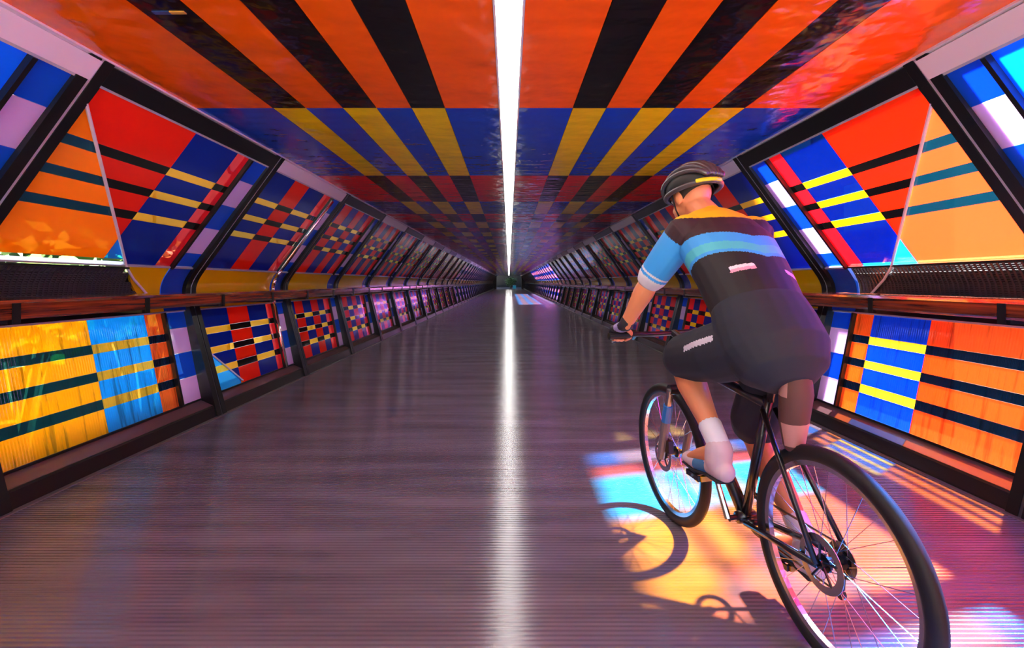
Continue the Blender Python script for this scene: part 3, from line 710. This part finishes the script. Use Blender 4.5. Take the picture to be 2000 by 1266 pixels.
def body_bm():
    bm = bmesh.new()
    ring_tube(bm, SPINE, SRAD, 20)
    ring_tube(bm, [SHO+Vector((0, .0, .0)), SHO+Vector((-.01, .06, .07)), hd(0, -.03, -.06)], [.075, .062, .06], 14)
    ball(bm, hd(0, 0, .02), (.078, .098, .10), HROT, 20); ball(bm, hd(0, .035, -.045), (.060, .068, .075), HROT); ball(bm, hd(0, .075, -.10), (.028, .024, .022), HROT)
    ring_tube(bm, [hd(0, .092, .015), hd(0, .108, -.012), hd(0, .116, -.030)], [.009, .012, .015], 8)
    ball(bm, hd(0, .090, .022), (.055, .014, .012), HROT); ball(bm, hd(0, .092, -.066), (.026, .012, .010), HROT)
    for sd in (-1, 1): ball(bm, hd(sd*.080, -.005, -.012), (.010, .022, .032), HROT, 10)
    for sd in (-1, 1):
        s_, e, w_, g = ARM[sd]
        ring_tube(bm, [s_, s_.lerp(e, .35), s_.lerp(e, .75), e], [.058, .052, .045, .041], 14)
        ring_tube(bm, [e, e.lerp(w_, .28), e.lerp(w_, .7), w_], [.041, .046, .034, .028], 14)
        palm = g+Vector((0, .004, .034))
        ring_tube(bm, [w_, w_.lerp(palm, .6), palm, g+Vector((0, .03, .028))], [(.028, .022), (.034, .019), (.042, .016), (.040, .013)], 12)
        for i in range(4):                              # fingers curl over the grip from above, unequal
            fx = (-.031+.0205*i); k = (.92, 1.0, 1.0, .85)[i if sd > 0 else 3-i]
            ch = [(fx, .022, .026), (fx, .022+.022*k, .012), (fx, .022+.022*k, -.010), (fx, .008, -.024*k-.002), (fx, -.010*k, -.020)]
            ring_tube(bm, [g+Vector(c) for c in ch], [.0092, .0088, .0082, .0078, .007], 8)
        ti = -sd                                         # thumb leaves the inner side of the palm and closes below the bar
        ring_tube(bm, [g+Vector((ti*.026, -.022, .030)), g+Vector((ti*.048, -.012, .014)), g+Vector((ti*.054, .004, -.008)), g+Vector((ti*.046, .018, -.022))], [.013, .011, .010, .008], 8)
        h, k, a = LEG[sd]
        ring_tube(bm, [h, h.lerp(k, .3), h.lerp(k, .7), k], [.092, .085, .066, .057], 16)
        ring_tube(bm, [k, k.lerp(a, .12), k.lerp(a, .33), k.lerp(a, .7), a], [.055, .053, .060, .042, .034], 16)
        ft = PED[sd]; toe = L(ft.x, ft.y+.09, ft.z+.03); heel = a+Vector((0, -.03, -.065))
        ring_tube(bm, [a, a+Vector((0, .02, -.045)), a.lerp(toe, .55)+Vector((0, 0, -.01)), toe], [.036, .042, (.040, .030), (.036, .022)], 12)
    return bm
remesh('body', body_bm(), .0055, 3, ['skin'], None, rider)
for sd in (-1, 1):
    bm = bmesh.new(); ball(bm, hd(sd*.031, .085, .006), (.012, .010, .009), HROT, 10); from_bm('eye', bm, ['eye_white'], rider)
bm = bmesh.new(); ball(bm, hd(0, .098, -.068), (.024, .010, .006), HROT, 12); from_bm('mouth', bm, ['lip'], rider)
bm = bmesh.new(); ball(bm, hd(0, -.018, .015), (.083, .090, .085), HROT, 20)
bmesh.ops.bisect_plane(bm, geom=bm.verts[:]+bm.edges[:]+bm.faces[:], plane_co=hd(0, 0, -.035), plane_no=HROT @ Vector((0, .5, 1)), clear_inner=True)
from_bm('hair', bm, ['hair'], rider)
# jersey
bm = bmesh.new()
ring_tube(bm, SPINE[:1]+SPINE[1:], [(a+.018, b+.020) for a, b in SRAD[:-1]]+[(.172, .107)], 24)
ring_tube(bm, [SHO+Vector((0, .01, .01)), SHO+Vector((-.008, .05, .062))], [.082, .068], 16)
for sd in (-1, 1):
    s_, e, w_, g = ARM[sd]
    ball(bm, s_+Vector((-sd*.02, .0, .002)), (.086, .080, .080)); ring_tube(bm, [s_+Vector((-sd*.05, 0, 0)), s_, s_.lerp(e, .45), s_.lerp(e, .98)], [.075, .076, .071, .064], 16)
def jersey_pick(c):
    for sd in (-1, 1):
        s_, e, w_, g = ARM[sd]; d = e-s_; t = (c-s_).dot(d)/d.length_squared
        off = (c-s_-d*t).length
        if t > .12 and off < .082 and sd*(c.x-SHO.x) > .155:
            if t > .93: return 4
            if .84 < t < .88: return 4
            return 2
    ax = (SHO-HIP); t = (c-HIP).dot(ax)/ax.length_squared
    t2 = t-.55*abs(c.x-SHO.x)                            # bands dip towards the flanks
    if c.z > SHO.z+.055: return 5
    if .66 < t2 < .70: return 2
    if .52 < t2 < .60: return 3
    if .60 < t2 < .66 or .49 < t2 < .52: return 2
    if t2 >= .70: return 1
    if .12 < t < .17 and (.02 < c.x < .10 or -.17 < c.x < -.10): return 4
    if .36 < t < .40 and .03 < c.x < .10: return 6
    if .38 < t < .43 and -.17 < c.x < -.09: return 6 if t < .405 else 4
    return 0
jer = remesh('jersey', bm, .005, 3, ['jersey_black', 'jersey_maroon', 'jersey_blue', 'jersey_cyan', 'jersey_white', 'jersey_yellow', 'jersey_pink'], jersey_pick, rider, label='black and maroon jersey with blue sleeves and cyan bands')
# shorts
bm = bmesh.new()
ring_tube(bm, [SPINE[0]+Vector((0, -.012, -.012)), SPINE[0].lerp(SPINE[1], .5), SPINE[1]], [(.187, .150), (.186, .145), (.174, .134)], 24)
for sd in (-1, 1):
    h, k, a = LEG[sd]; ring_tube(bm, [h+Vector((-sd*.02, 0, .01)), h.lerp(k, .3), h.lerp(k, .65), h.lerp(k, .90)], [.112, .114, .105, .098], 18)
def shorts_pick(c):
    h, k, a = LEG[-1]; d = k-h; t = (c-h).dot(d)/d.length_squared; q = c-h-d*t
    if .05 < t < .48 and .034 < q.z+.05*t < .056 and q.x < -.03: return 1
    if .50 < t < .62 and .050 < q.z-.10*t < .066 and q.x < -.05: return 1
    return 0
remesh('shorts', bm, .006, 3, ['shorts_grey', 'shorts_tape'], shorts_pick, rider, label='baggy dark grey shorts')
# gloves, socks, shoes
for sd in (-1, 1):
    s_, e, w_, g = ARM[sd]; palm = g+Vector((0, .004, .034)); bm = bmesh.new()
    ring_tube(bm, [w_.lerp(e, .12), w_, w_.lerp(palm, .6), palm, g+Vector((0, .026, .030))], [(.034, .030), (.034, .028), (.040, .025), (.047, .022), (.045, .019)], 14)
    for i in range(4): ring_tube(bm, [g+Vector((-.031+.0205*i, .022, .026)), g+Vector((-.031+.0205*i, .040, .014))], [.0118, .0112], 8)
    remesh('glove', bm, .005, 1, ['glove_black', 'glove_lilac'], lambda c, w_=w_, palm=palm: 1 if .15 < (c-w_).dot(palm-w_)/(palm-w_).length_squared < .7 else 0, rider, label='fingerless black glove with lilac back')
    h, k, a = LEG[sd]; bm = bmesh.new(); ring_tube(bm, [k.lerp(a, .80), a, a+Vector((0, .0, -.03))], [.044, .041, .043], 14); from_bm('sock', bm, ['jersey_white'], rider)
    ft = PED[sd]; toe = L(ft.x, ft.y+.095, ft.z+.036); ball_ = L(ft.x, ft.y+.01, ft.z+.042); heel = L(ft.x, a.y-.035, a.z-.085)
    bm = bmesh.new()
    ring_tube(bm, [heel, heel.lerp(ball_, .5)+Vector((0, 0, .012)), ball_, toe], [(.040, .040), (.041, .043), (.047, .034), (.038, .026)], 14)
    ring_tube(bm, [a+Vector((0, -.004, -.015)), a+Vector((0, .0, -.065))], [.050, .050], 14)
    sh = remesh('shoe', bm, .006, 2, ['shoe_white', 'shoe_blue', 'sole'], lambda c, heel=heel, toe=toe: 1 if 0.30 < (c-heel).dot(toe-heel)/(toe-heel).length_squared < .62 else 0, rider, label='pale pink and blue cycling shoe')
    bm = bmesh.new(); ring_tube(bm, [heel+Vector((0, -.005, -.034)), heel.lerp(ball_, .5)+Vector((0, 0, -.026)), ball_+Vector((0, 0, -.027)), toe+Vector((0, .004, -.020))], [(.040, .010), (.036, .010), (.046, .010), (.036, .009)], 12)
    from_bm('sole', bm, ['sole'], sh)
# helmet
hz = lambda x, y, z: hd(x, y-.012, z+.045)
bm = bmesh.new(); ball(bm, hz(0, 0, 0), (.098, .135, .098), HROT, 28)
bmesh.ops.bisect_plane(bm, geom=bm.verts[:]+bm.edges[:]+bm.faces[:], plane_co=hz(0, 0, -.030), plane_no=HROT @ Vector((0, .12, 1)), clear_inner=True)
hm = from_bm('helmet', bm, ['helmet_vent'], rider, label='dark grey vented bicycle helmet')
for q in (-3, -2, -1, 0, 1, 2, 3):
    bm = bmesh.new(); pts = []; al = q*.36
    for i in range(13):
        th = math.pi*(.03+.94*i/12)
        pts.append(hz(.099*math.sin(al)*(.45+.55*math.sin(th)), -.137*math.cos(th), max(.100*math.cos(al)*math.sin(th), -.02)))
    ring_tube(bm, pts, [(.0125, .012)]*13, 8, HROT @ Vector((math.cos(al), 0, -math.sin(al)))); from_bm('helmet_rib', bm, ['helmet_grey'], hm)
bm = bmesh.new(); pts = [hz(.101*math.sin(t), -.139*math.cos(t), -.026) for t in (2*math.pi*k/24 for k in range(24))]
ring_tube(bm, pts+pts[:1], [(.012, .012)]*25, 8, HROT @ Vector((0, 0, 1)), False); from_bm('helmet_edge', bm, ['helmet_grey'], hm)
bm = bmesh.new(); pts = [hz(-.112*math.sin(t), -.150*math.cos(t), -.022) for t in (-.25, 0, .25, .5, .75)]
ring_tube(bm, pts, [(.009, .004)]*5, 8, HROT @ Vector((0, 0, 1))); from_bm('reflective_strip', bm, ['reflect_yellow'], hm, label='yellow reflective strip')
for sd in (-1, 1):
    bm = bmesh.new(); ring_tube(bm, [hz(sd*.094, .03, -.03), hd(sd*.082, .02, -.06), hd(sd*.03, .045, -.125), hd(0, .05, -.13)], [(.007, .002)]*4, 6, (0, 1, 0)); from_bm('chin_strap', bm, ['helmet_vent'], hm)
